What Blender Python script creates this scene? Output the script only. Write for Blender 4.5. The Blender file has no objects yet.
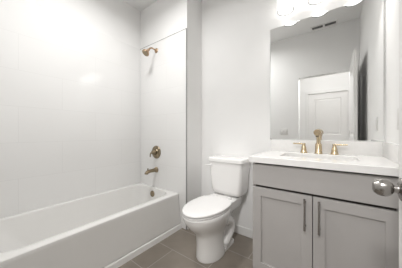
import bpy, bmesh, math
from mathutils import Vector, Matrix

# ------------------------------------------------------------------ camera, world, lamps, exposure
S = bpy.context.scene
COL = S.collection
TH = 0.6397
EYE = 1.054
XL, XT, XW = -2.1376, -1.4185, -1.3048      # tub wall, tub front, end of the plumbing wall
YP, YB, YF = 1.4886, 1.7624, 0.04           # plumbing wall, back wall, front wall
XR = 0.2772                                 # right wall
HC = 2.715                                  # ceiling height
YH = -1.48                                  # far wall of the hallway

cam_d = bpy.data.cameras.new('camera')
cam_d.sensor_width = 36.0
cam_d.lens = 36.0 * 181.2265 / 402.0
cam_d.shift_y = -1.0 / 402.0
cam_d.clip_start = 0.01
cam = bpy.data.objects.new('camera', cam_d)
COL.objects.link(cam)
cam.location = (0, 0, EYE)
cam.rotation_euler = (math.pi / 2, 0, TH)
S.camera = cam

W = bpy.data.worlds.new('world')
S.world = W
W.use_nodes = True
W.node_tree.nodes['Background'].inputs[0].default_value = (0.9, 0.95, 1.0, 1)
W.node_tree.nodes['Background'].inputs[1].default_value = 0.3

S.view_settings.view_transform = 'Standard'
S.view_settings.look = 'None'
S.view_settings.gamma = 1.0
S.view_settings.use_curve_mapping = False
S.view_settings.exposure = 0.22

def area_lamp(name, loc, size, power, color=(1, 1, 1), rot=(0, 0, 0), spread=180):
    d = bpy.data.lights.new(name, 'AREA')
    d.shape = 'DISK'; d.size = size; d.energy = power; d.color = color; d.spread = math.radians(spread)
    o = bpy.data.objects.new(name, d); COL.objects.link(o)
    o.location = loc; o.rotation_euler = rot
    return o

P_BATH, P_FILL, P_HALL, BULB_POWER, BULB_GLOW = 13.0, 26.0, 1.5, 4.2, 4.0
area_lamp('bath_ceiling_lamp', (-1.30, 0.68, HC - 0.012), 0.3, P_BATH, (1, 0.995, 0.985), spread=160)
area_lamp('hall_top_fill', (-0.25, -0.75, HC - 0.012), 0.5, P_HALL, (1, 0.99, 0.98))  # added unseen light that brightens the hallway and doorway
area_lamp('hall_front_fill', (-0.12, -0.70, 2.32), 0.3, P_FILL, (1, 0.99, 0.98), (math.radians(52), 0, 0))  # added fill aimed through the doorway at cabinet and toilet, no real fixture
SHADE_GLOW = 1.9
BULB_COLOR = (1.0, 0.98, 0.95)

# ------------------------------------------------------------------ materials
def new_mat(name):
    m = bpy.data.materials.new(name); m.use_nodes = True
    nt = m.node_tree
    return m, nt, nt.nodes['Principled BSDF']

def mat(name, color, rough=0.5, metal=0.0, spec=0.5, noise=0.0, nscale=8.0, bump=0.0, bscale=200.0, coat=0.0):
    m, nt, b = new_mat(name)
    b.inputs['Roughness'].default_value = rough
    b.inputs['Metallic'].default_value = metal
    b.inputs['Specular IOR Level'].default_value = spec
    b.inputs['Coat Weight'].default_value = coat
    tc = nt.nodes.new('ShaderNodeTexCoord')
    n = nt.nodes.new('ShaderNodeTexNoise')
    n.inputs['Scale'].default_value = nscale; n.inputs['Detail'].default_value = 3
    nt.links.new(tc.outputs['Object'], n.inputs['Vector'])
    r = nt.nodes.new('ShaderNodeValToRGB')
    c0 = [max(0, c * (1 - noise)) for c in color]; c1 = [min(1, c * (1 + noise)) for c in color]
    r.color_ramp.elements[0].position = 0.3; r.color_ramp.elements[1].position = 0.7
    r.color_ramp.elements[0].color = (*c0, 1); r.color_ramp.elements[1].color = (*c1, 1)
    nt.links.new(n.outputs['Fac'], r.inputs['Fac'])
    nt.links.new(r.outputs['Color'], b.inputs['Base Color'])
    if bump > 0:
        n2 = nt.nodes.new('ShaderNodeTexNoise'); n2.inputs['Scale'].default_value = bscale
        nt.links.new(tc.outputs['Object'], n2.inputs['Vector'])
        bp = nt.nodes.new('ShaderNodeBump'); bp.inputs['Strength'].default_value = bump
        bp.inputs['Distance'].default_value = 0.001
        nt.links.new(n2.outputs['Fac'], bp.inputs['Height'])
        nt.links.new(bp.outputs['Normal'], b.inputs['Normal'])
    return m

def tile_mat(name, axes, bw, bh, off, c1, c2, grout, rough, shift=(0, 0), mortar=0.002, bump=0.25, spec=0.5, noise=0.0, offset_freq=2):
    m, nt, b = new_mat(name)
    tc = nt.nodes.new('ShaderNodeTexCoord')
    sp = nt.nodes.new('ShaderNodeSeparateXYZ'); nt.links.new(tc.outputs['Object'], sp.inputs[0])
    cb = nt.nodes.new('ShaderNodeCombineXYZ')
    for k in (0, 1):
        ad = nt.nodes.new('ShaderNodeMath'); ad.operation = 'ADD'; ad.inputs[1].default_value = shift[k]
        nt.links.new(sp.outputs[axes[k]], ad.inputs[0]); nt.links.new(ad.outputs[0], cb.inputs[k])
    br = nt.nodes.new('ShaderNodeTexBrick')
    br.offset = off; br.offset_frequency = offset_freq; br.squash = 1.0
    br.inputs['Scale'].default_value = 1.0
    br.inputs['Brick Width'].default_value = bw; br.inputs['Row Height'].default_value = bh
    br.inputs['Mortar Size'].default_value = mortar; br.inputs['Mortar Smooth'].default_value = 0.1
    br.inputs['Color1'].default_value = (*c1, 1); br.inputs['Color2'].default_value = (*c2, 1)
    br.inputs['Mortar'].default_value = (*grout, 1); br.inputs['Bias'].default_value = 0.0
    nt.links.new(cb.outputs[0], br.inputs['Vector'])
    out = br.outputs['Color']
    if noise > 0:
        n = nt.nodes.new('ShaderNodeTexNoise'); n.inputs['Scale'].default_value = 6; n.inputs['Detail'].default_value = 6
        nt.links.new(tc.outputs['Object'], n.inputs['Vector'])
        mp = nt.nodes.new('ShaderNodeMapRange'); mp.inputs[3].default_value = 1 - noise; mp.inputs[4].default_value = 1 + noise
        nt.links.new(n.outputs['Fac'], mp.inputs[0])
        mx = nt.nodes.new('ShaderNodeVectorMath'); mx.operation = 'SCALE'
        nt.links.new(out, mx.inputs[0]); nt.links.new(mp.outputs[0], mx.inputs['Scale'])
        out = mx.outputs[0]
    nt.links.new(out, b.inputs['Base Color'])
    b.inputs['Roughness'].default_value = rough; b.inputs['Specular IOR Level'].default_value = spec
    if bump > 0:
        bp = nt.nodes.new('ShaderNodeBump'); bp.inputs['Strength'].default_value = bump
        bp.inputs['Distance'].default_value = 0.001; bp.invert = True
        nt.links.new(br.outputs['Fac'], bp.inputs['Height']); nt.links.new(bp.outputs['Normal'], b.inputs['Normal'])
    return m

M = {}
M['wall'] = mat('wall_paint', (0.89, 0.885, 0.875), 0.85, spec=0.2, noise=0.01, nscale=2, bump=0.05)
M['ceiling'] = mat('ceiling_paint', (0.87, 0.865, 0.855), 0.9, spec=0.2, noise=0.01, nscale=2)
M['trim'] = mat('trim_paint', (0.84, 0.835, 0.82), 0.35, noise=0.01)
M['door'] = mat('door_paint', (0.82, 0.81, 0.795), 0.4, noise=0.01)
WT = ((0.885, 0.88, 0.87), (0.895, 0.89, 0.88), (0.84, 0.835, 0.825))
M['tile_side'] = tile_mat('white_wall_tile_long', (1, 2), 0.61, 0.305, 0.5, *WT, 0.06, (0.0, 0.247), 0.002, 0.05, 0.7)
M['tile_end'] = tile_mat('white_wall_tile_end', (0, 2), 0.61, 0.305, 0.5, *WT, 0.06, (0.1, 0.247), 0.002, 0.05, 0.7)
M['floor'] = tile_mat('taupe_floor_tile', (0, 1), 0.59, 0.30, 0.356, (0.225, 0.193, 0.160), (0.25, 0.217, 0.182),
                      (0.38, 0.35, 0.315), 0.38, (1.18 + 5.9, 4.84), 0.003, 0.15, 0.5, 0.22)
M['porcelain'] = mat('white_porcelain', (0.85, 0.84, 0.825), 0.12, noise=0.005, coat=0.3)
M['acrylic'] = mat('white_tub_enamel', (0.87, 0.86, 0.84), 0.16, noise=0.005, coat=0.2)
M['seat'] = mat('white_seat_plastic', (0.83, 0.82, 0.81), 0.25, noise=0.005)
M['quartz'] = mat('white_quartz', (0.80, 0.79, 0.775), 0.18, noise=0.02, nscale=40)
M['cabinet'] = mat('grey_cabinet_paint', (0.405, 0.388, 0.376), 0.42, noise=0.012, nscale=5)
M['shadow_gap'] = mat('gap_shade_black', (0.05, 0.045, 0.04), 0.8)  # near-black painted in for the shade in the cabinet gaps
M['gold'] = mat('champagne_gold', (0.57, 0.465, 0.315), 0.26, 1.0, noise=0.03, nscale=30)
M['bronze'] = mat('brushed_bronze', (0.30, 0.245, 0.17), 0.3, 1.0, noise=0.06, nscale=30)
M['copper'] = mat('rosy_bronze', (0.44, 0.31, 0.21), 0.3, 1.0, noise=0.06, nscale=30)
M['nickel'] = mat('satin_nickel', (0.36, 0.345, 0.33), 0.26, 1.0, noise=0.03, nscale=30)
M['steel'] = mat('steel_edge_strip', (0.36, 0.355, 0.35), 0.5, 0.3, noise=0.03)
M['dark'] = mat('dark_metal', (0.12, 0.115, 0.11), 0.45, 0.6)
M['plate'] = mat('white_plastic_plate', (0.78, 0.77, 0.75), 0.35, noise=0.005)
M['slot'] = mat('vent_shadow_slot', (0.22, 0.22, 0.215), 0.8)  # grey carries the shade between the slats, slats included
M['drain'] = mat('brushed_drain_metal', (0.45, 0.42, 0.36), 0.3, 1.0, noise=0.03)

m, nt, b = new_mat('mirror_silver')
b.inputs['Base Color'].default_value = (0.88, 0.885, 0.88, 1); b.inputs['Metallic'].default_value = 1.0
b.inputs['Roughness'].default_value = 0.0
M['mirror'] = m
M['mirror_edge'] = mat('mirror_ground_edge', (0.25, 0.26, 0.26), 0.3, 0.5)

m, nt, b = new_mat('lit_opal_glass')
b.inputs['Base Color'].default_value = (0.85, 0.85, 0.84, 1); b.inputs['Roughness'].default_value = 0.12
b.inputs['Emission Color'].default_value = (1, 0.985, 0.96, 1); b.inputs['Emission Strength'].default_value = SHADE_GLOW
M['glass'] = m
M['glass_rim'] = mat('shade_glass_rim', (0.07, 0.07, 0.07), 0.3, noise=0.02)

m, nt, b = new_mat('lit_bulb')
b.inputs['Base Color'].default_value = (1, 1, 1, 1)
b.inputs['Emission Color'].default_value = (1, 0.98, 0.95, 1); b.inputs['Emission Strength'].default_value = BULB_GLOW
M['bulb'] = m

# ------------------------------------------------------------------ mesh helpers
def add_box(bm, x0, x1, y0, y1, z0, z1, bevel=0.0, seg=2):
    r = bmesh.ops.create_cube(bm, size=1.0)
    vs = r['verts']
    bmesh.ops.scale(bm, vec=(x1 - x0, y1 - y0, z1 - z0), verts=vs)
    bmesh.ops.translate(bm, vec=((x0 + x1) / 2, (y0 + y1) / 2, (z0 + z1) / 2), verts=vs)
    if bevel > 0:
        es = list({e for v in vs for e in v.link_edges})
        bmesh.ops.bevel(bm, geom=es, offset=bevel, segments=seg, affect='EDGES', profile=0.5)

def add_loft(bm, rings, cap0=True, cap1=True, closed=False):
    R = [[bm.verts.new(p) for p in ring] for ring in rings]
    n = len(R[0])
    pairs = list(zip(R[:-1], R[1:])) + ([(R[-1], R[0])] if closed else [])
    for a, c in pairs:
        for i in range(n):
            j = (i + 1) % n
            bm.faces.new((a[i], a[j], c[j], c[i]))
    if not closed:
        if cap0: bm.faces.new(list(reversed(R[0])))
        if cap1: bm.faces.new(R[-1])

def rrect(x0, x1, y0, y1, r, z, n=8):
    pts = []
    for cx, cy, a0 in ((x1 - r, y1 - r, 0), (x0 + r, y1 - r, 90), (x0 + r, y0 + r, 180), (x1 - r, y0 + r, 270)):
        for k in range(n + 1):
            a = math.radians(a0 + 90.0 * k / n)
            pts.append(Vector((cx + r * math.cos(a), cy + r * math.sin(a), z)))
    return pts

def frame_of(axis):
    w = Vector(axis).normalized()
    u = w.orthogonal().normalized()
    return u, w.cross(u), w

def add_lathe(bm, base, axis, prof, n=32):
    u, v, w = frame_of(axis); base = Vector(base)
    rings = []
    for r, h in prof:
        r = max(r, 1e-4)
        rings.append([base + w * h + (u * math.cos(2 * math.pi * k / n) + v * math.sin(2 * math.pi * k / n)) * r for k in range(n)])
    add_loft(bm, rings)

def add_tube(bm, pts, rad, n=16, smooth=0):
    pts = [Vector(p) for p in pts]
    rad = list(rad) if isinstance(rad, (list, tuple)) else [rad] * len(pts)
    for _ in range(smooth):
        np_, nr = [pts[0]], [rad[0]]
        for i in range(len(pts) - 1):
            a, c = pts[i], pts[i + 1]
            np_ += [a * 0.75 + c * 0.25, a * 0.25 + c * 0.75]
            nr += [rad[i] * 0.75 + rad[i + 1] * 0.25, rad[i] * 0.25 + rad[i + 1] * 0.75]
        pts = np_ + [pts[-1]]; rad = nr + [rad[-1]]
    rings = []; u = None
    for i, p in enumerate(pts):
        t = (pts[min(i + 1, len(pts) - 1)] - pts[max(i - 1, 0)]).normalized()
        if u is None: u = t.orthogonal().normalized()
        u = (u - t * u.dot(t)).normalized(); v = t.cross(u)
        rings.append([p + (u * math.cos(2 * math.pi * k / n) + v * math.sin(2 * math.pi * k / n)) * rad[i] for k in range(n)])
    add_loft(bm, rings)

def obj(name, bm, mt, parent=None, smooth=True, origin=None):
    """one mesh object from world-space geometry; the origin is the root's (or the given point)"""
    if parent is not None:
        root = parent
        while root.parent: root = root.parent
        off = root.location.copy()
    else:
        off = Vector(origin) if origin else Vector((0, 0, 0))
    bmesh.ops.recalc_face_normals(bm, faces=bm.faces[:])
    bmesh.ops.translate(bm, vec=-off, verts=bm.verts[:])
    me = bpy.data.meshes.new(name); bm.to_mesh(me); bm.free()
    me.materials.append(M[mt])
    if smooth:
        me.polygons.foreach_set('use_smooth', [True] * len(me.polygons))
        me.set_sharp_from_angle(angle=math.radians(38))
    o = bpy.data.objects.new(name, me); COL.objects.link(o)
    if parent is not None:
        o.parent = parent
    else:
        o.location = off
    return o

def B(*boxes, bevel=0.0):
    bm = bmesh.new()
    for b_ in boxes: add_box(bm, *b_, bevel=bevel)
    return bm

def thing(name, label, cat, loc, group=None):
    o = bpy.data.objects.new(name, None); COL.objects.link(o)
    o.empty_display_size = 0.05
    o.location = loc; o['label'] = label; o['category'] = cat
    if group: o['group'] = group
    return o

def tag(o, label, cat, group=None):
    o['label'] = label; o['category'] = cat
    if group: o['group'] = group
    return o

def struct(o, label=None):
    o['kind'] = 'structure'
    if label: o['label'] = label
    return o

# ------------------------------------------------------------------ the setting
T = 0.1
PW = XL - 0.008                 # painted face behind the tub tile
ZT = 2.192                      # top of the tile
HX0, HX1 = -2.6, 1.3            # hallway ends
OX0, OX1, OZ = -0.51, 0.20, 1.99    # doorway opening

struct(obj('floor', B((-2.75, 1.45, YH - T, YB + T, -0.08, 0)), 'floor', smooth=False))
struct(obj('ceiling', B((-2.75, 1.45, YH - T, YB + T, HC, HC + 0.08)), 'ceiling', smooth=False))
struct(obj('wall_left', B((PW - T, PW, YF, YP + 0.008, 0, HC)), 'wall', smooth=False))
struct(obj('wall_alcove', B((PW - T, XW, YP + 0.008, YB + T, 0, HC)), 'wall', smooth=False))
struct(obj('wall_back', B((XW, XR + T, YB, YB + T, 0, HC)), 'wall', smooth=False))
struct(obj('wall_right', B((XR, XR + T, YF, YB, 0, HC)), 'wall', smooth=False))
struct(obj('wall_front', B((HX0, OX0, YF - 0.11, YF, 0, HC), (OX1, HX1, YF - 0.11, YF, 0, HC), (OX0, OX1, YF - 0.11, YF, OZ, HC)), 'wall', smooth=False))
D0, D1, DZ = -0.535, 0.215, 1.97    # closed door across the hallway
struct(obj('wall_hall', B((HX0, D0, YH - T, YH, 0, HC), (D1, HX1, YH - T, YH, 0, HC), (D0, D1, YH - T, YH, DZ, HC),
                          (HX0 - T, HX0, YH - T, YF, 0, HC), (HX1, HX1 + T, YH - T, YF, 0, HC)), 'wall', smooth=False))
struct(obj('wall_tile_left', B((PW, XL, YF, YP, 0, ZT), bevel=0.002), 'tile_side', smooth=False))
struct(obj('wall_tile_alcove', B((PW, XW - 0.006, YP, YP + 0.008, 0, ZT), bevel=0.002), 'tile_end', smooth=False))
struct(obj('trim_1', B((XW - 0.006, XW + 0.001, YP - 0.003, YP + 0.010, 0, ZT + 0.004), (PW, XW - 0.006, YP - 0.002, YP + 0.008, ZT, ZT + 0.004)), 'steel', smooth=False), 'thin grey metal strip at the edge of the tub tile')
struct(obj('baseboard_back', B((XW + 0.012, -0.466, YB - 0.009, YB, 0, 0.085), bevel=0.004), 'trim', smooth=False))
struct(obj('baseboard_alcove', B((XW, XW + 0.012, YP + 0.012, YB, 0, 0.10), bevel=0.003), 'trim', smooth=False))
struct(obj('baseboard_front', B((XT + 0.07, OX0, YF, YF + 0.012, 0, 0.10), bevel=0.003), 'trim', smooth=False))

def panel_door(name, x0, x1, y0, y1, z0, z1, axis, panels):
    """slab with recessed panels on both faces; axis = the thin axis (0 or 1)"""
    bm = bmesh.new()
    lo = (x0, y0)[axis]; hi = (x1, y1)[axis]
    a = 1 - axis
    u0, u1 = ((x0, x1), (y0, y1))[a]
    us = sorted({u0, u1, *[p[0] for p in panels], *[p[1] for p in panels]})
    zs = sorted({z0, z1, *[p[2] for p in panels], *[p[3] for p in panels]})
    def P(u, t, z): return Vector((t, u, z)) if axis == 0 else Vector((u, t, z))
    for t, s in ((lo, 1), (hi, -1)):
        for i in range(len(us) - 1):
            for j in range(len(zs) - 1):
                cu, cz = (us[i] + us[i + 1]) / 2, (zs[j] + zs[j + 1]) / 2
                hit = any(p[0] < cu < p[1] and p[2] < cz < p[3] for p in panels)
                q = [(us[i], zs[j]), (us[i + 1], zs[j]), (us[i + 1], zs[j + 1]), (us[i], zs[j + 1])]
                if not hit:
                    bm.faces.new([bm.verts.new(P(u, t, z)) for u, z in q])
        for p in panels:
            rings = []
            for ins, dep in ((0, 0), (0.012, 0.009), (0.03, 0.009), (0.045, 0.003)):
                rings.append([P(u, t + s * dep, z) for u, z in ((p[0] + ins, p[2] + ins), (p[1] - ins, p[2] + ins), (p[1] - ins, p[3] - ins), (p[0] + ins, p[3] - ins))])
            add_loft(bm, rings, cap0=False, cap1=True)
    for q in (((u0, z0), (u1, z0)), ((u1, z0), (u1, z1)), ((u1, z1), (u0, z1)), ((u0, z1), (u0, z0))):
        (ua, za), (ub, zb) = q
        bm.faces.new([bm.verts.new(c) for c in (P(ua, lo, za), P(ub, lo, zb), P(ub, hi, zb), P(ua, hi, za))])
    bmesh.ops.remove_doubles(bm, verts=bm.verts[:], dist=1e-5)
    return obj(name, bm, 'door', smooth=False)

# open bathroom door swung back towards the right wall
DX0, DX1, DY0, DY1 = 0.16, 0.195, YF + 0.005, 0.835
door1 = struct(panel_door('door_1', DX0, DX1, DY0, DY1, 0.012, 2.0, 0,
                          [(DY0 + 0.11, DY1 - 0.11, 0.25, 0.86), (DY0 + 0.11, DY1 - 0.11, 1.02, 1.87)]),
               'open white bathroom door with a nickel knob, swung against the right wall')
KY, KZ = 0.778, 0.888
for s, x in ((-1, DX0), (1, DX1)):
    bm = bmesh.new()
    k = 0.7 if s > 0 else 0.92
    add_lathe(bm, (x, KY, KZ), (s, 0, 0), [(0.033, 0), (0.034, 0.004), (0.032, 0.008), (0.018, 0.012)] , 40)
    ro = obj('knob_rosette', bm, 'nickel', door1)
    bm = bmesh.new()
    add_lathe(bm, (x, KY, KZ), (s, 0, 0), [(0.013, 0.0), (0.0125, 0.012), (0.0115, 0.018), (0.0125, 0.024 * k), (0.019, 0.028 * k),
              (0.0245, 0.035 * k), (0.0268, 0.044 * k), (0.0268, 0.053 * k), (0.0245, 0.062 * k), (0.0195, 0.069 * k), (0.0185, 0.071 * k), (0.012, 0.0735 * k), (0.0, 0.0745 * k)], 40)
    obj('door_knob', bm, 'nickel', door1)
obj('latch_plate', B((DX0 + 0.006, DX1 - 0.006, DY1 - 0.001, DY1 + 0.0015, KZ - 0.03, KZ + 0.03)), 'nickel', door1, False)
obj('hinge', B((DX0 - 0.002, DX0 + 0.001, DY0 + 0.0, DY0 + 0.03, 0.99, 1.09)), 'nickel', door1, False)

door2 = struct(panel_door('door_2', D0 + 0.003, D1 - 0.003, YH - 0.06, YH - 0.025, 0.012, DZ - 0.003, 1,
                          [(D0 + 0.12, D1 - 0.12, 0.25, 0.86), (D0 + 0.12, D1 - 0.12, 1.02, DZ - 0.13)]),
               'closed white panel door across the hallway, seen in the mirror')
bm = bmesh.new()
add_lathe(bm, (D0 + 0.07, YH - 0.025, 0.86), (0, 1, 0), [(0.033, 0), (0.032, 0.008), (0.012, 0.012), (0.012, 0.028), (0.024, 0.036), (0.027, 0.05), (0.02, 0.064), (0, 0.07)])
obj('door_knob', bm, 'nickel', door2)
cw = 0.06
struct(obj('trim_2', B((D0 - cw, D0, YH, YH + 0.014, 0, DZ + cw), (D1, D1 + cw, YH, YH + 0.014, 0, DZ + cw), (D0, D1, YH, YH + 0.014, DZ, DZ + cw)), 'trim', smooth=False),
       'flat white casing around the hallway door')

# ------------------------------------------------------------------ bathtub
tx0, tx1, ty0, ty1, tz = XL + 0.001, XT, YF + 0.002, YP - 0.001, 0.376
tub = thing('bathtub', 'white alcove bathtub with a flat front apron along the tiled wall', 'bathtub', ((tx0 + tx1) / 2, (ty0 + ty1) / 2, 0))
bm = bmesh.new()
ix0, ix1, iy0, iy1 = XL + 0.045, XT - 0.085, ty0 + 0.06, YP - 0.04
rings = [rrect(tx0, tx1 + 0.052, ty0, ty1, 0.004, 0.0, 10),
         rrect(tx0, tx1 + 0.043, ty0, ty1, 0.004, 0.044, 10),
         rrect(tx0, tx1 + 0.039, ty0, ty1, 0.004, 0.047, 10),
         rrect(tx0, tx1 + 0.020, ty0, ty1, 0.004, 0.047, 10),
         rrect(tx0, tx1 + 0.020, ty0, ty1, 0.004, 0.054, 10),
         rrect(tx0, tx1 + 0.031, ty0, ty1, 0.004, 0.055, 10),
         rrect(tx0, tx1 + 0.012, ty0, ty1, 0.006, 0.20, 10),
         rrect(tx0, tx1 + 0.001, ty0, ty1, 0.012, 0.345, 10),
         rrect(tx0, tx1 + 0.001, ty0, ty1, 0.012, 0.364, 10),
         rrect(tx0, tx1 - 0.002, ty0, ty1, 0.012, 0.372, 10),
         rrect(tx0, tx1 - 0.009, ty0, ty1, 0.013, tz, 10),
         rrect(ix0 - 0.012, ix1 + 0.016, iy0 - 0.014, iy1 + 0.012, 0.14, tz, 10),
         rrect(ix0 - 0.003, ix1 + 0.005, iy0 - 0.004, iy1 + 0.003, 0.135, tz - 0.004, 10),
         rrect(ix0, ix1, iy0, iy1, 0.13, tz - 0.014, 10),
         rrect(ix0 + 0.012, ix1 - 0.012, iy0 + 0.03, iy1 - 0.012, 0.13, 0.29, 10),
         rrect(ix0 + 0.035, ix1 - 0.035, iy0 + 0.12, iy1 - 0.04, 0.125, 0.14, 10),
         rrect(ix0 + 0.055, ix1 - 0.055, iy0 + 0.20, iy1 - 0.06, 0.115, 0.085, 10),
         rrect(ix0 + 0.10, ix1 - 0.10, iy0 + 0.27, iy1 - 0.11, 0.09, 0.065, 10)]
add_loft(bm, rings, cap0=True, cap1=True)
obj('tub_shell', bm, 'acrylic', tub)
FX = -1.803
bm = bmesh.new()
add_lathe(bm, (FX - 0.012, iy1 - 0.010, 0.305), (0, -1, 0.08), [(0.036, 0), (0.037, 0.006), (0.034, 0.010), (0.012, 0.013), (0, 0.013)])
ovf = obj('overflow_plate', bm, 'bronze', tub); ovf['label'] = 'round bronze overflow cover'
bm = bmesh.new()
add_lathe(bm, (FX, iy1 - 0.22, 0.062), (0, 0, 1), [(0.035, 0), (0.035, 0.006), (0.03, 0.009), (0.0, 0.012)])
obj('tub_drain', bm, 'bronze', tub)

# ------------------------------------------------------------------ bath fittings on the tiled end wall
YW = YP
sh = thing('wall_shower', 'bronze shower head on a short bent arm high on tiled wall', 'shower head', (FX, YW, 2.085))
bm = bmesh.new(); add_lathe(bm, (FX, YW, 2.085), (0, -1, 0), [(0.030, 0), (0.030, 0.005), (0.022, 0.013), (0.011, 0.018)])
obj('flange', bm, 'copper', sh)
bm = bmesh.new(); add_tube(bm, [(FX, YW - 0.01, 2.085), (FX, YW - 0.055, 2.094), (FX, YW - 0.090, 2.088), (FX, YW - 0.118, 2.055)], 0.0095, 14, 2)
obj('shower_arm', bm, 'copper', sh)
ax = Vector((-0.06, -0.62, -0.78)).normalized(); p0 = Vector((FX, YW - 0.112, 2.062))
bm = bmesh.new()
add_lathe(bm, p0, ax, [(0.010, 0), (0.015, 0.006), (0.016, 0.016), (0.012, 0.022), (0.018, 0.032), (0.034, 0.052), (0.043, 0.068), (0.045, 0.076), (0.043, 0.081)], 36)
hd = obj('spray_head', bm, 'copper', sh)
bm = bmesh.new(); add_lathe(bm, p0 + ax * 0.0805, ax, [(0.038, 0), (0.037, 0.003), (0, 0.004)], 36)
obj('spray_face', bm, 'bronze', hd)

va = thing('shower_valve', 'round bronze shower valve plate with a lever handle above tub spout', 'shower valve', (FX, YW, 0.815))
bm = bmesh.new(); add_lathe(bm, (FX, YW, 0.815), (0, -1, 0), [(0.080, 0), (0.081, 0.004), (0.077, 0.010), (0.060, 0.014), (0.046, 0.016), (0.040, 0.024)], 48)
obj('valve_plate', bm, 'bronze', va)
bm = bmesh.new(); add_lathe(bm, (FX, YW - 0.014, 0.815), (0, -1, 0), [(0.030, 0), (0.028, 0.03), (0.024, 0.05), (0.016, 0.058), (0, 0.060)], 32)
hnd = obj('handle', bm, 'bronze', va)
bm = bmesh.new(); add_tube(bm, [(FX - 0.004, YW - 0.056, 0.815), (FX - 0.026, YW - 0.058, 0.812), (FX - 0.044, YW - 0.060, 0.796), (FX - 0.047, YW - 0.060, 0.756)], [0.009, 0.009, 0.008, 0.007], 14, 2)
obj('lever', bm, 'bronze', hnd)

sp = thing('tub_spout', 'bronze tub spout on the tiled wall above the overflow cover', 'tub spout', (FX, YW, 0.595))
bm = bmesh.new(); add_lathe(bm, (FX, YW, 0.595), (0, -1, 0), [(0.036, 0), (0.036, 0.006), (0.031, 0.014), (0.026, 0.020)])
obj('flange', bm, 'bronze', sp)
bm = bmesh.new()
add_tube(bm, [(FX, YW - 0.015, 0.595), (FX, YW - 0.07, 0.594), (FX, YW - 0.125, 0.592), (FX, YW - 0.150, 0.578), (FX, YW - 0.152, 0.564)], [0.026, 0.021, 0.021, 0.021, 0.021], 20, 2)
sb = obj('spout_body', bm, 'bronze', sp)
bm = bmesh.new(); add_lathe(bm, (FX, YW - 0.130, 0.606), (0, 0, 1), [(0.006, 0), (0.006, 0.012), (0.010, 0.016), (0.010, 0.023), (0, 0.025)], 16)
obj('diverter_knob', bm, 'bronze', sb)

# ------------------------------------------------------------------ toilet
TX = -0.885
tl = thing('toilet', 'white two-piece toilet with its lid closed, between tub wall and vanity', 'toilet', (TX, 1.40, 0))

def egg(yf, yb, hw, z, back=0.62, n=48, pf=1.0, taper=0.14):
    """plan outline: long rounded front, squarer back"""
    yc = yb - (yb - yf) * 0.44
    pts = []
    for k in range(n):
        a = 2 * math.pi * k / n
        c, s = math.cos(a), math.sin(a)
        if s < 0:
            y = yc + (yc - yf) * s * abs(s) ** (pf - 1) ; x = hw * c
        else:
            e = 2.0 / (2.0 + 1.6 * back)
            y = yc + (yb - yc) * abs(s) ** e; x = hw * math.copysign(abs(c) ** e, c) * (1 - taper * abs(s) ** 2)
        pts.append(Vector((TX + x, y, z)))
    return pts

bm = bmesh.new()
prof = [(0.0, 1.182, 1.46, 0.110), (0.012, 1.178, 1.46, 0.113), (0.05, 1.182, 1.45, 0.108), (0.12, 1.180, 1.44, 0.103), (0.19, 1.168, 1.45, 0.104),
        (0.235, 1.146, 1.50, 0.116), (0.275, 1.105, 1.505, 0.135), (0.31, 1.068, 1.51, 0.146), (0.345, 1.042, 1.51, 0.160), (0.375, 1.028, 1.51, 0.167),
        (0.395, 1.024, 1.51, 0.169), (0.404, 1.030, 1.505, 0.164)]
add_loft(bm, [egg(f, k_, w_, z) for z, f, k_, w_ in prof])
# rear deck under the tank, and the trapway that shows behind the front column
add_loft(bm, [rrect(TX - w_, TX + w_, y0, y1, 0.04, z) for z, w_, y0, y1 in
              ((0.0, 0.098, 1.38, 1.62), (0.022, 0.098, 1.38, 1.62), (0.040, 0.078, 1.38, 1.60), (0.22, 0.055, 1.38, 1.60), (0.30, 0.085, 1.38, 1.66), (0.345, 0.125, 1.40, 1.72), (0.422, 0.135, 1.42, 1.735), (0.430, 0.130, 1.43, 1.73))])
for s in (-1, 1):
    add_tube(bm, [(TX + s * 0.045, 1.40, 0.22), (TX + s * 0.065, 1.47, 0.255), (TX + s * 0.07, 1.55, 0.23), (TX + s * 0.068, 1.575, 0.15), (TX + s * 0.07, 1.50, 0.08), (TX + s * 0.07, 1.42, 0.05)],
             [0.04, 0.048, 0.05, 0.046, 0.044, 0.04], 16, 2)
bowl = obj('bowl', bm, 'porcelain', tl)
for s in (-1, 1):
    bm = bmesh.new(); add_lathe(bm, (TX + s * 0.078, 1.575, 0.022), (0, 0, 1), [(0.014, 0), (0.014, 0.012), (0.009, 0.02), (0, 0.022)], 16)
    obj('bolt_cap', bm, 'seat', bowl)

bm = bmesh.new()
def sl(d, z): return egg(1.016 + d, 1.522 - d, 0.170 - d, z, taper=0.30, back=0.9)
add_loft(bm, [sl(0.010, 0.406), sl(0.005, 0.410), sl(0.005, 0.418), sl(0.010, 0.422)])
obj('seat', bm, 'seat', tl)
bm = bmesh.new()
add_loft(bm, [sl(0.008, 0.4255), sl(0.001, 0.429), sl(0.0, 0.437), sl(0.004, 0.443), sl(0.02, 0.4465), sl(0.07, 0.448)])
lid = obj('seat_lid', bm, 'seat', tl)
for s in (-1, 1):
    bm = bmesh.new(); add_tube(bm, [(TX + s * 0.095, 1.528, 0.440), (TX + s * 0.05, 1.528, 0.440)], 0.010, 12)
    add_box(bm, TX + s * 0.0775 - 0.022, TX + s * 0.0775 + 0.022, 1.520, 1.540, 0.428, 0.444, 0.003)
    obj('hinge', bm, 'seat', tl)

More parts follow.
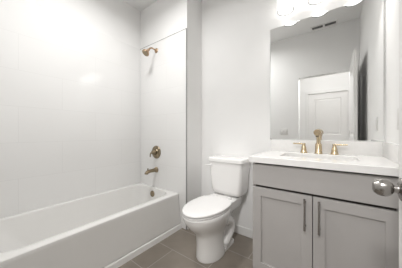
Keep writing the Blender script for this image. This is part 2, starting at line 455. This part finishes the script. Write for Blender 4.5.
TC = TX + 0.014
bm = bmesh.new()
tk = [(0.440, 0.135, 1.600, 1.715, 0.05), (0.446, 0.150, 1.580, 1.728, 0.05), (0.460, 0.163, 1.566, 1.738, 0.05), (0.49, 0.171, 1.559, 1.744, 0.045),
      (0.60, 0.178, 1.553, 1.748, 0.04), (0.70, 0.184, 1.548, 1.75, 0.036), (0.768, 0.187, 1.546, 1.752, 0.034)]
add_loft(bm, [rrect(TC - w_, TC + w_, y0, y1, r, z) for z, w_, y0, y1, r in tk])
tank = obj('tank', bm, 'porcelain', tl)
bm = bmesh.new(); add_lathe(bm, (TC, 1.65, 0.428), (0, 0, 1), [(0.06, 0), (0.06, 0.016)], 24)
obj('tank_gasket', bm, 'seat', tl)
bm = bmesh.new()
lw = [(0.766, 0.192, 1.540, 1.755), (0.769, 0.197, 1.535, 1.757), (0.795, 0.198, 1.534, 1.757), (0.803, 0.195, 1.537, 1.756), (0.808, 0.186, 1.545, 1.75), (0.810, 0.15, 1.575, 1.725)]
add_loft(bm, [rrect(TC - w_, TC + w_, y0, y1, 0.035, z) for z, w_, y0, y1 in lw])
obj('tank_lid', bm, 'porcelain', tl)
bm = bmesh.new()
add_lathe(bm, (TC - 0.150, 1.552, 0.728), (0, -1, 0), [(0.014, 0), (0.014, 0.012), (0.010, 0.018), (0, 0.019)], 20)
add_tube(bm, [(TC - 0.150, 1.538, 0.728), (TC - 0.178, 1.532, 0.727), (TC - 0.205, 1.532, 0.724)], [0.007, 0.0075, 0.006], 12)
obj('flush_lever', bm, 'seat', tl)

# ------------------------------------------------------------------ vanity cabinet
VX0, VX1, VC, VY = -0.471, 0.252, -0.109, 1.236
van = thing('vanity_cabinet', 'grey shaker bathroom vanity cabinet with two doors under white counter', 'cabinet', ((VX0 + VX1) / 2, 1.5, 0))
cab = bmesh.new()
add_box(cab, VX0, VX0 + 0.018, VY + 0.020, YB, 0.0, 0.852)
add_box(cab, VX1 - 0.018, VX1, VY + 0.020, YB, 0.0, 0.852)
add_box(cab, VX0 + 0.018, VX1 - 0.018, YB - 0.012, YB, 0.0, 0.60)
add_box(cab, VX0 + 0.018, VX1 - 0.018, VY + 0.02, YB - 0.012, 0.10, 0.118)
add_box(cab, VX0 + 0.018, VX1 - 0.018, VY + 0.08, VY + 0.095, 0.0, 0.10)
add_box(cab, VX1, XR - 0.001, VY + 0.004, VY + 0.022, 0.0, 0.852)
obj('carcass', cab, 'cabinet', van, False)
ff = bmesh.new()  # dark boxes standing in for the shade behind the fronts
add_box(ff, VX0 + 0.018, VX1 - 0.018, VY + 0.022, VY + 0.04, 0.118, 0.66)
add_box(ff, VX0 + 0.018, VX1 - 0.018, VY + 0.022, VY + 0.04, 0.66, 0.74)
add_box(ff, VX0 + 0.018, VX1 - 0.018, VY + 0.022, VY + 0.04, 0.74, 0.852)
fr = obj('gap_shade', ff, 'shadow_gap', van, False); fr['label'] = 'near-black filler painted as the shade behind the drawer front and doors'
bm = B((VX0 + 0.003, VX1 - 0.001, VY, VY + 0.020, 0.697, 0.842), bevel=0.0015)
obj('drawer_front', bm, 'cabinet', van, False)

def shaker_door(x0, x1, z0, z1, st):
    bm = bmesh.new()
    e = 0.0012
    y0, y1, yr = VY, VY + 0.020, VY + 0.0095
    O = [(x0, z0), (x1, z0), (x1, z1), (x0, z1)]
    def rg(ins, y): return [Vector((x0 + ins, y, z0 + ins)), Vector((x1 - ins, y, z0 + ins)), Vector((x1 - ins, y, z1 - ins)), Vector((x0 + ins, y, z1 - ins))]
    add_loft(bm, [rg(0, y1), rg(0, y0 + e), rg(e, y0), rg(st - e, y0), rg(st, y0 + e), rg(st, yr)])
    return bm

dz0, dz1 = 0.112, 0.681
for x0, x1, hx, side in ((VX0 + 0.003, VC - 0.002, -0.147, 'hinged beside the toilet'), (VC + 0.002, VX1 - 0.001, -0.076, 'hinged beside the wall')):
    d = obj('door', shaker_door(x0, x1, dz0, dz1, 0.058), 'cabinet', van, False)
    bm = bmesh.new()
    hy = VY - 0.028
    add_tube(bm, [(hx, hy, 0.482), (hx, hy, 0.50), (hx, hy, 0.575), (hx, hy, 0.65), (hx, hy, 0.668)], [0.0062, 0.0058, 0.0048, 0.0058, 0.0062], 14, 1)
    for z in (0.505, 0.645):
        add_tube(bm, [(hx, VY, z), (hx, hy, z)], [0.0065, 0.005], 12)
    h = obj('bar_pull', bm, 'nickel', d); h['label'] = 'slim satin nickel bar pull'

# countertop with its splashes
ct = thing('countertop', 'white quartz vanity countertop with low back and side splashes', 'countertop', (VC, 1.48, 0.853))
CX0, CX1, CY0, CY1, CZ0, CZ1 = -0.486, XR - 0.0005, 1.212, YB - 0.0005, 0.853, 0.893
SX0, SX1, SY0, SY1 = VC - 0.222, VC + 0.222, 1.365, 1.630
bm = bmesh.new()
e = 0.003
add_loft(bm, [rrect(SX0, SX1, SY0, SY1, 0.045, CZ0, 8), rrect(SX0, SX1, SY0, SY1, 0.045, CZ1 - e, 8), rrect(SX0 - e, SX1 + e, SY0 - e, SY1 + e, 0.047, CZ1, 8),
              rrect(CX0 + e, CX1 - e, CY0 + e, CY1 - e, 0.004, CZ1, 8), rrect(CX0, CX1, CY0, CY1, 0.005, CZ1 - e, 8), rrect(CX0, CX1, CY0, CY1, 0.005, CZ0, 8)], closed=True)
obj('slab', bm, 'quartz', ct)
obj('backsplash', B((CX0, XR - 0.0005, YB - 0.0185, YB - 0.0005, CZ1, 0.992), bevel=0.0015), 'quartz', ct)
obj('sidesplash', B((XR - 0.0185, XR - 0.0005, CY0 + 0.02, YB - 0.0187, CZ1, 0.992), bevel=0.0015), 'quartz', ct)

sk = thing('sink', 'white rectangular undermount basin set into the vanity countertop', 'sink', (VC, 1.5, 0.72))
bm = bmesh.new()
add_loft(bm, [rrect(SX0 - 0.02, SX1 + 0.02, SY0 - 0.02, SY1 + 0.02, 0.06, CZ0 - 0.012, 8), rrect(SX0 - 0.02, SX1 + 0.02, SY0 - 0.02, SY1 + 0.02, 0.06, CZ0 - 0.0005, 8),
              rrect(SX0 - 0.004, SX1 + 0.004, SY0 - 0.004, SY1 + 0.004, 0.048, CZ0 - 0.0005, 8),
              rrect(SX0 + 0.004, SX1 - 0.004, SY0 + 0.004, SY1 - 0.004, 0.05, CZ0 - 0.06, 8),
              rrect(SX0 + 0.02, SX1 - 0.02, SY0 + 0.02, SY1 - 0.02, 0.06, CZ0 - 0.105, 8),
              rrect(SX0 + 0.06, SX1 - 0.06, SY0 + 0.05, SY1 - 0.05, 0.06, CZ0 - 0.122, 8)], cap0=False, cap1=True)
# outside of the bowl
add_loft(bm, [rrect(SX0 - 0.02, SX1 + 0.02, SY0 - 0.02, SY1 + 0.02, 0.06, CZ0 - 0.012, 8), rrect(SX0 - 0.006, SX1 + 0.006, SY0 - 0.006, SY1 + 0.006, 0.06, CZ0 - 0.07, 8),
              rrect(SX0 + 0.05, SX1 - 0.05, SY0 + 0.04, SY1 - 0.04, 0.06, CZ0 - 0.134, 8)], cap0=False, cap1=True)
bmesh.ops.remove_doubles(bm, verts=bm.verts[:], dist=1e-5)
obj('basin', bm, 'porcelain', sk)
bm = bmesh.new(); add_lathe(bm, (VC, 1.5, CZ0 - 0.123), (0, 0, 1), [(0.022, 0), (0.022, 0.004), (0.016, 0.006), (0, 0.006)], 24)
obj('drain', bm, 'gold', sk)

# widespread faucet
FY = 1.688
fc = thing('faucet', 'champagne gold widespread faucet with two lever handles behind the sink', 'faucet', (VC, FY, CZ1))
bm = bmesh.new()
add_lathe(bm, (VC, FY, CZ1), (0, 0, 1), [(0.027, 0), (0.027, 0.005), (0.0235, 0.010), (0.0225, 0.070), (0.020, 0.078), (0.0145, 0.082), (0.0140, 0.15)], 36)
obj('spout_base', bm, 'gold', fc)
bm = bmesh.new()
add_lathe(bm, (VC, FY + 0.024, CZ1 + 0.172), (0, -1, -0.05), [(0.016, 0), (0.022, 0.004), (0.0235, 0.010), (0.0235, 0.150), (0.022, 0.153), (0.017, 0.153), (0.016, 0.150), (0, 0.150)], 36)
spt = obj('spout', bm, 'gold', fc)
bm = bmesh.new(); add_lathe(bm, (VC, FY - 0.108, CZ1 + 0.146), (0, 0, -1), [(0.012, 0), (0.012, 0.014), (0.010, 0.016), (0, 0.016)], 24)
obj('aerator', bm, 'bronze', spt)
for s in (-1, 1):
    hx = VC + s * 0.101
    bm = bmesh.new()
    add_lathe(bm, (hx, FY, CZ1), (0, 0, 1), [(0.026, 0), (0.026, 0.004), (0.022, 0.012), (0.019, 0.030), (0.0165, 0.048), (0.0135, 0.055), (0.012, 0.066), (0.013, 0.072), (0.012, 0.078), (0, 0.080)], 32)
    hb = obj('handle', bm, 'gold', fc)
    bm = bmesh.new()
    add_tube(bm, [(hx - s * 0.010, FY, CZ1 + 0.073), (hx + s * 0.02, FY - 0.001, CZ1 + 0.073), (hx + s * 0.078, FY - 0.004, CZ1 + 0.075)], [0.007, 0.0062, 0.0052], 14)
    obj('lever', bm, 'gold', hb)

# ------------------------------------------------------------------ mirror
MX0, MX1, MZ0, MZ1 = -0.495, 0.2645, 0.9935, 2.024
mi = thing('mirror', 'large frameless rectangular wall mirror above the vanity', 'mirror', ((MX0 + MX1) / 2, YB, MZ0))
obj('backing', B((MX0, MX1, YB - 0.0062, YB - 0.0002, MZ0, MZ1)), 'mirror_edge', mi, False)
bm = bmesh.new()
ins = 0.004
add_loft(bm, [[Vector((MX0, YB - 0.0062, MZ0)), Vector((MX1, YB - 0.0062, MZ0)), Vector((MX1, YB - 0.0062, MZ1)), Vector((MX0, YB - 0.0062, MZ1))],
              [Vector((MX0 + ins, YB - 0.0075, MZ0 + ins)), Vector((MX1 - ins, YB - 0.0075, MZ0 + ins)), Vector((MX1 - ins, YB - 0.0075, MZ1 - ins)), Vector((MX0 + ins, YB - 0.0075, MZ1 - ins))]])
obj('glass', bm, 'mirror', mi, False)

# ------------------------------------------------------------------ vanity light: bar, three arms with glass shades
LX = (-0.342, -0.1135, 0.115); LY = 1.656; LZ = 2.087
vl = thing('vanity_light', 'three-lamp vanity light with white glass cylinder shades above the mirror', 'wall light', (LX[1], YB, 2.33))
obj('wall_bar', B((LX[0] - 0.06, LX[2] + 0.06, YB - 0.022, YB, 2.285, 2.345), bevel=0.004), 'gold', vl)
for x in LX:
    bm = bmesh.new()
    add_tube(bm, [(x, YB - 0.02, 2.315), (x, YB - 0.07, 2.315), (x, LY, 2.315), (x, LY, 2.285)], 0.007, 12, 2)
    arm = obj('arm', bm, 'gold', vl)
    bm = bmesh.new(); add_lathe(bm, (x, LY, 2.29), (0, 0, -1), [(0.012, 0), (0.022, 0.006), (0.022, 0.05), (0.018, 0.055)], 24)
    obj('socket', bm, 'gold', arm)
    bm = bmesh.new()
    add_lathe(bm, (x, LY, LZ), (0, 0, 1), [(0.0605, 0.0), (0.0605, 0.165), (0.045, 0.18), (0.022, 0.184)], 48)
    fs = [f for f in bm.faces if len(f.verts) > 4]
    bmesh.ops.delete(bm, geom=fs, context='FACES_ONLY')
    sh_ = obj('shade', bm, 'glass', vl)
    sh_.modifiers.new('thickness', 'SOLIDIFY').thickness = 0.003
    bm = bmesh.new()
    add_tube(bm, [(x + 0.0605 * math.cos(2 * math.pi * k / 48), LY + 0.0605 * math.sin(2 * math.pi * k / 48), LZ) for k in range(49)], 0.0036, 8)
    obj('shade_rim', bm, 'glass_rim', sh_)
    bm = bmesh.new(); add_lathe(bm, (x, LY, 2.238), (0, 0, -1), [(0.012, 0), (0.013, 0.012), (0.020, 0.035), (0.0235, 0.055), (0.022, 0.070), (0.014, 0.080), (0, 0.084)], 28)
    bulb = obj('bulb', bm, 'bulb', vl); bulb['label'] = 'lit round bulb'
    ld = bpy.data.lights.new('bulb_lamp', 'SPOT'); ld.spot_size = math.radians(128); ld.spot_blend = 1.0; ld.energy = BULB_POWER; ld.color = BULB_COLOR; ld.shadow_soft_size = 0.035
    lo = bpy.data.objects.new('bulb_lamp', ld); COL.objects.link(lo); lo.location = (x, LY, 2.128)

# ------------------------------------------------------------------ small wall and ceiling plates
sw = thing('switch_plate', 'white two-gang light switch plate beside the doorway, seen in mirror', 'light switch', (-0.74, YF, 1.075))
obj('cover', B((-0.80, -0.68, YF, YF + 0.006, 1.017, 1.133), bevel=0.002), 'plate', sw)
for x in (-0.765, -0.715):
    obj('rocker', B((x - 0.016, x + 0.016, YF + 0.006, YF + 0.010, 1.042, 1.108), bevel=0.002), 'plate', sw)
ol = thing('wall_outlet', 'white outlet plate on the right wall above the counter, seen in mirror', 'outlet', (XR, 1.42, 1.13))
obj('cover', B((XR - 0.006, XR, 1.385, 1.455, 1.072, 1.188), bevel=0.002), 'plate', ol)
obj('receptacle', B((XR - 0.009, XR - 0.006, 1.403, 1.437, 1.096, 1.164), bevel=0.001), 'plate', ol)

vx0, vx1, vy0, vy1 = -0.325, 0.025, 0.075, 0.195
vt = thing('ceiling_vent', 'white ceiling vent with two dark slots, reflected in the mirror', 'vent', ((vx0 + vx1) / 2, (vy0 + vy1) / 2, HC))
bm = B((vx0, vx1, vy0, vy0 + 0.022, HC - 0.007, HC), (vx0, vx1, vy1 - 0.022, vy1, HC - 0.007, HC), (vx0, vx0 + 0.022, vy0 + 0.022, vy1 - 0.022, HC - 0.007, HC),
       (vx1 - 0.022, vx1, vy0 + 0.022, vy1 - 0.022, HC - 0.007, HC), (-0.163, -0.137, vy0 + 0.022, vy1 - 0.022, HC - 0.007, HC))
obj('frame', bm, 'plate', vt, False)
obj('duct_shade', B((vx0 + 0.022, vx1 - 0.022, vy0 + 0.022, vy1 - 0.022, HC - 0.001, HC)), 'slot', vt, False)  # flat sheet in place of the duct, its shade put into the colour
for k in range(6):
    y = vy0 + 0.030 + k * 0.0122
    obj('slat', B((vx0 + 0.022, -0.163, y, y + 0.003, HC - 0.006, HC - 0.001), (-0.137, vx1 - 0.022, y, y + 0.003, HC - 0.006, HC - 0.001)), 'slot', vt, False)
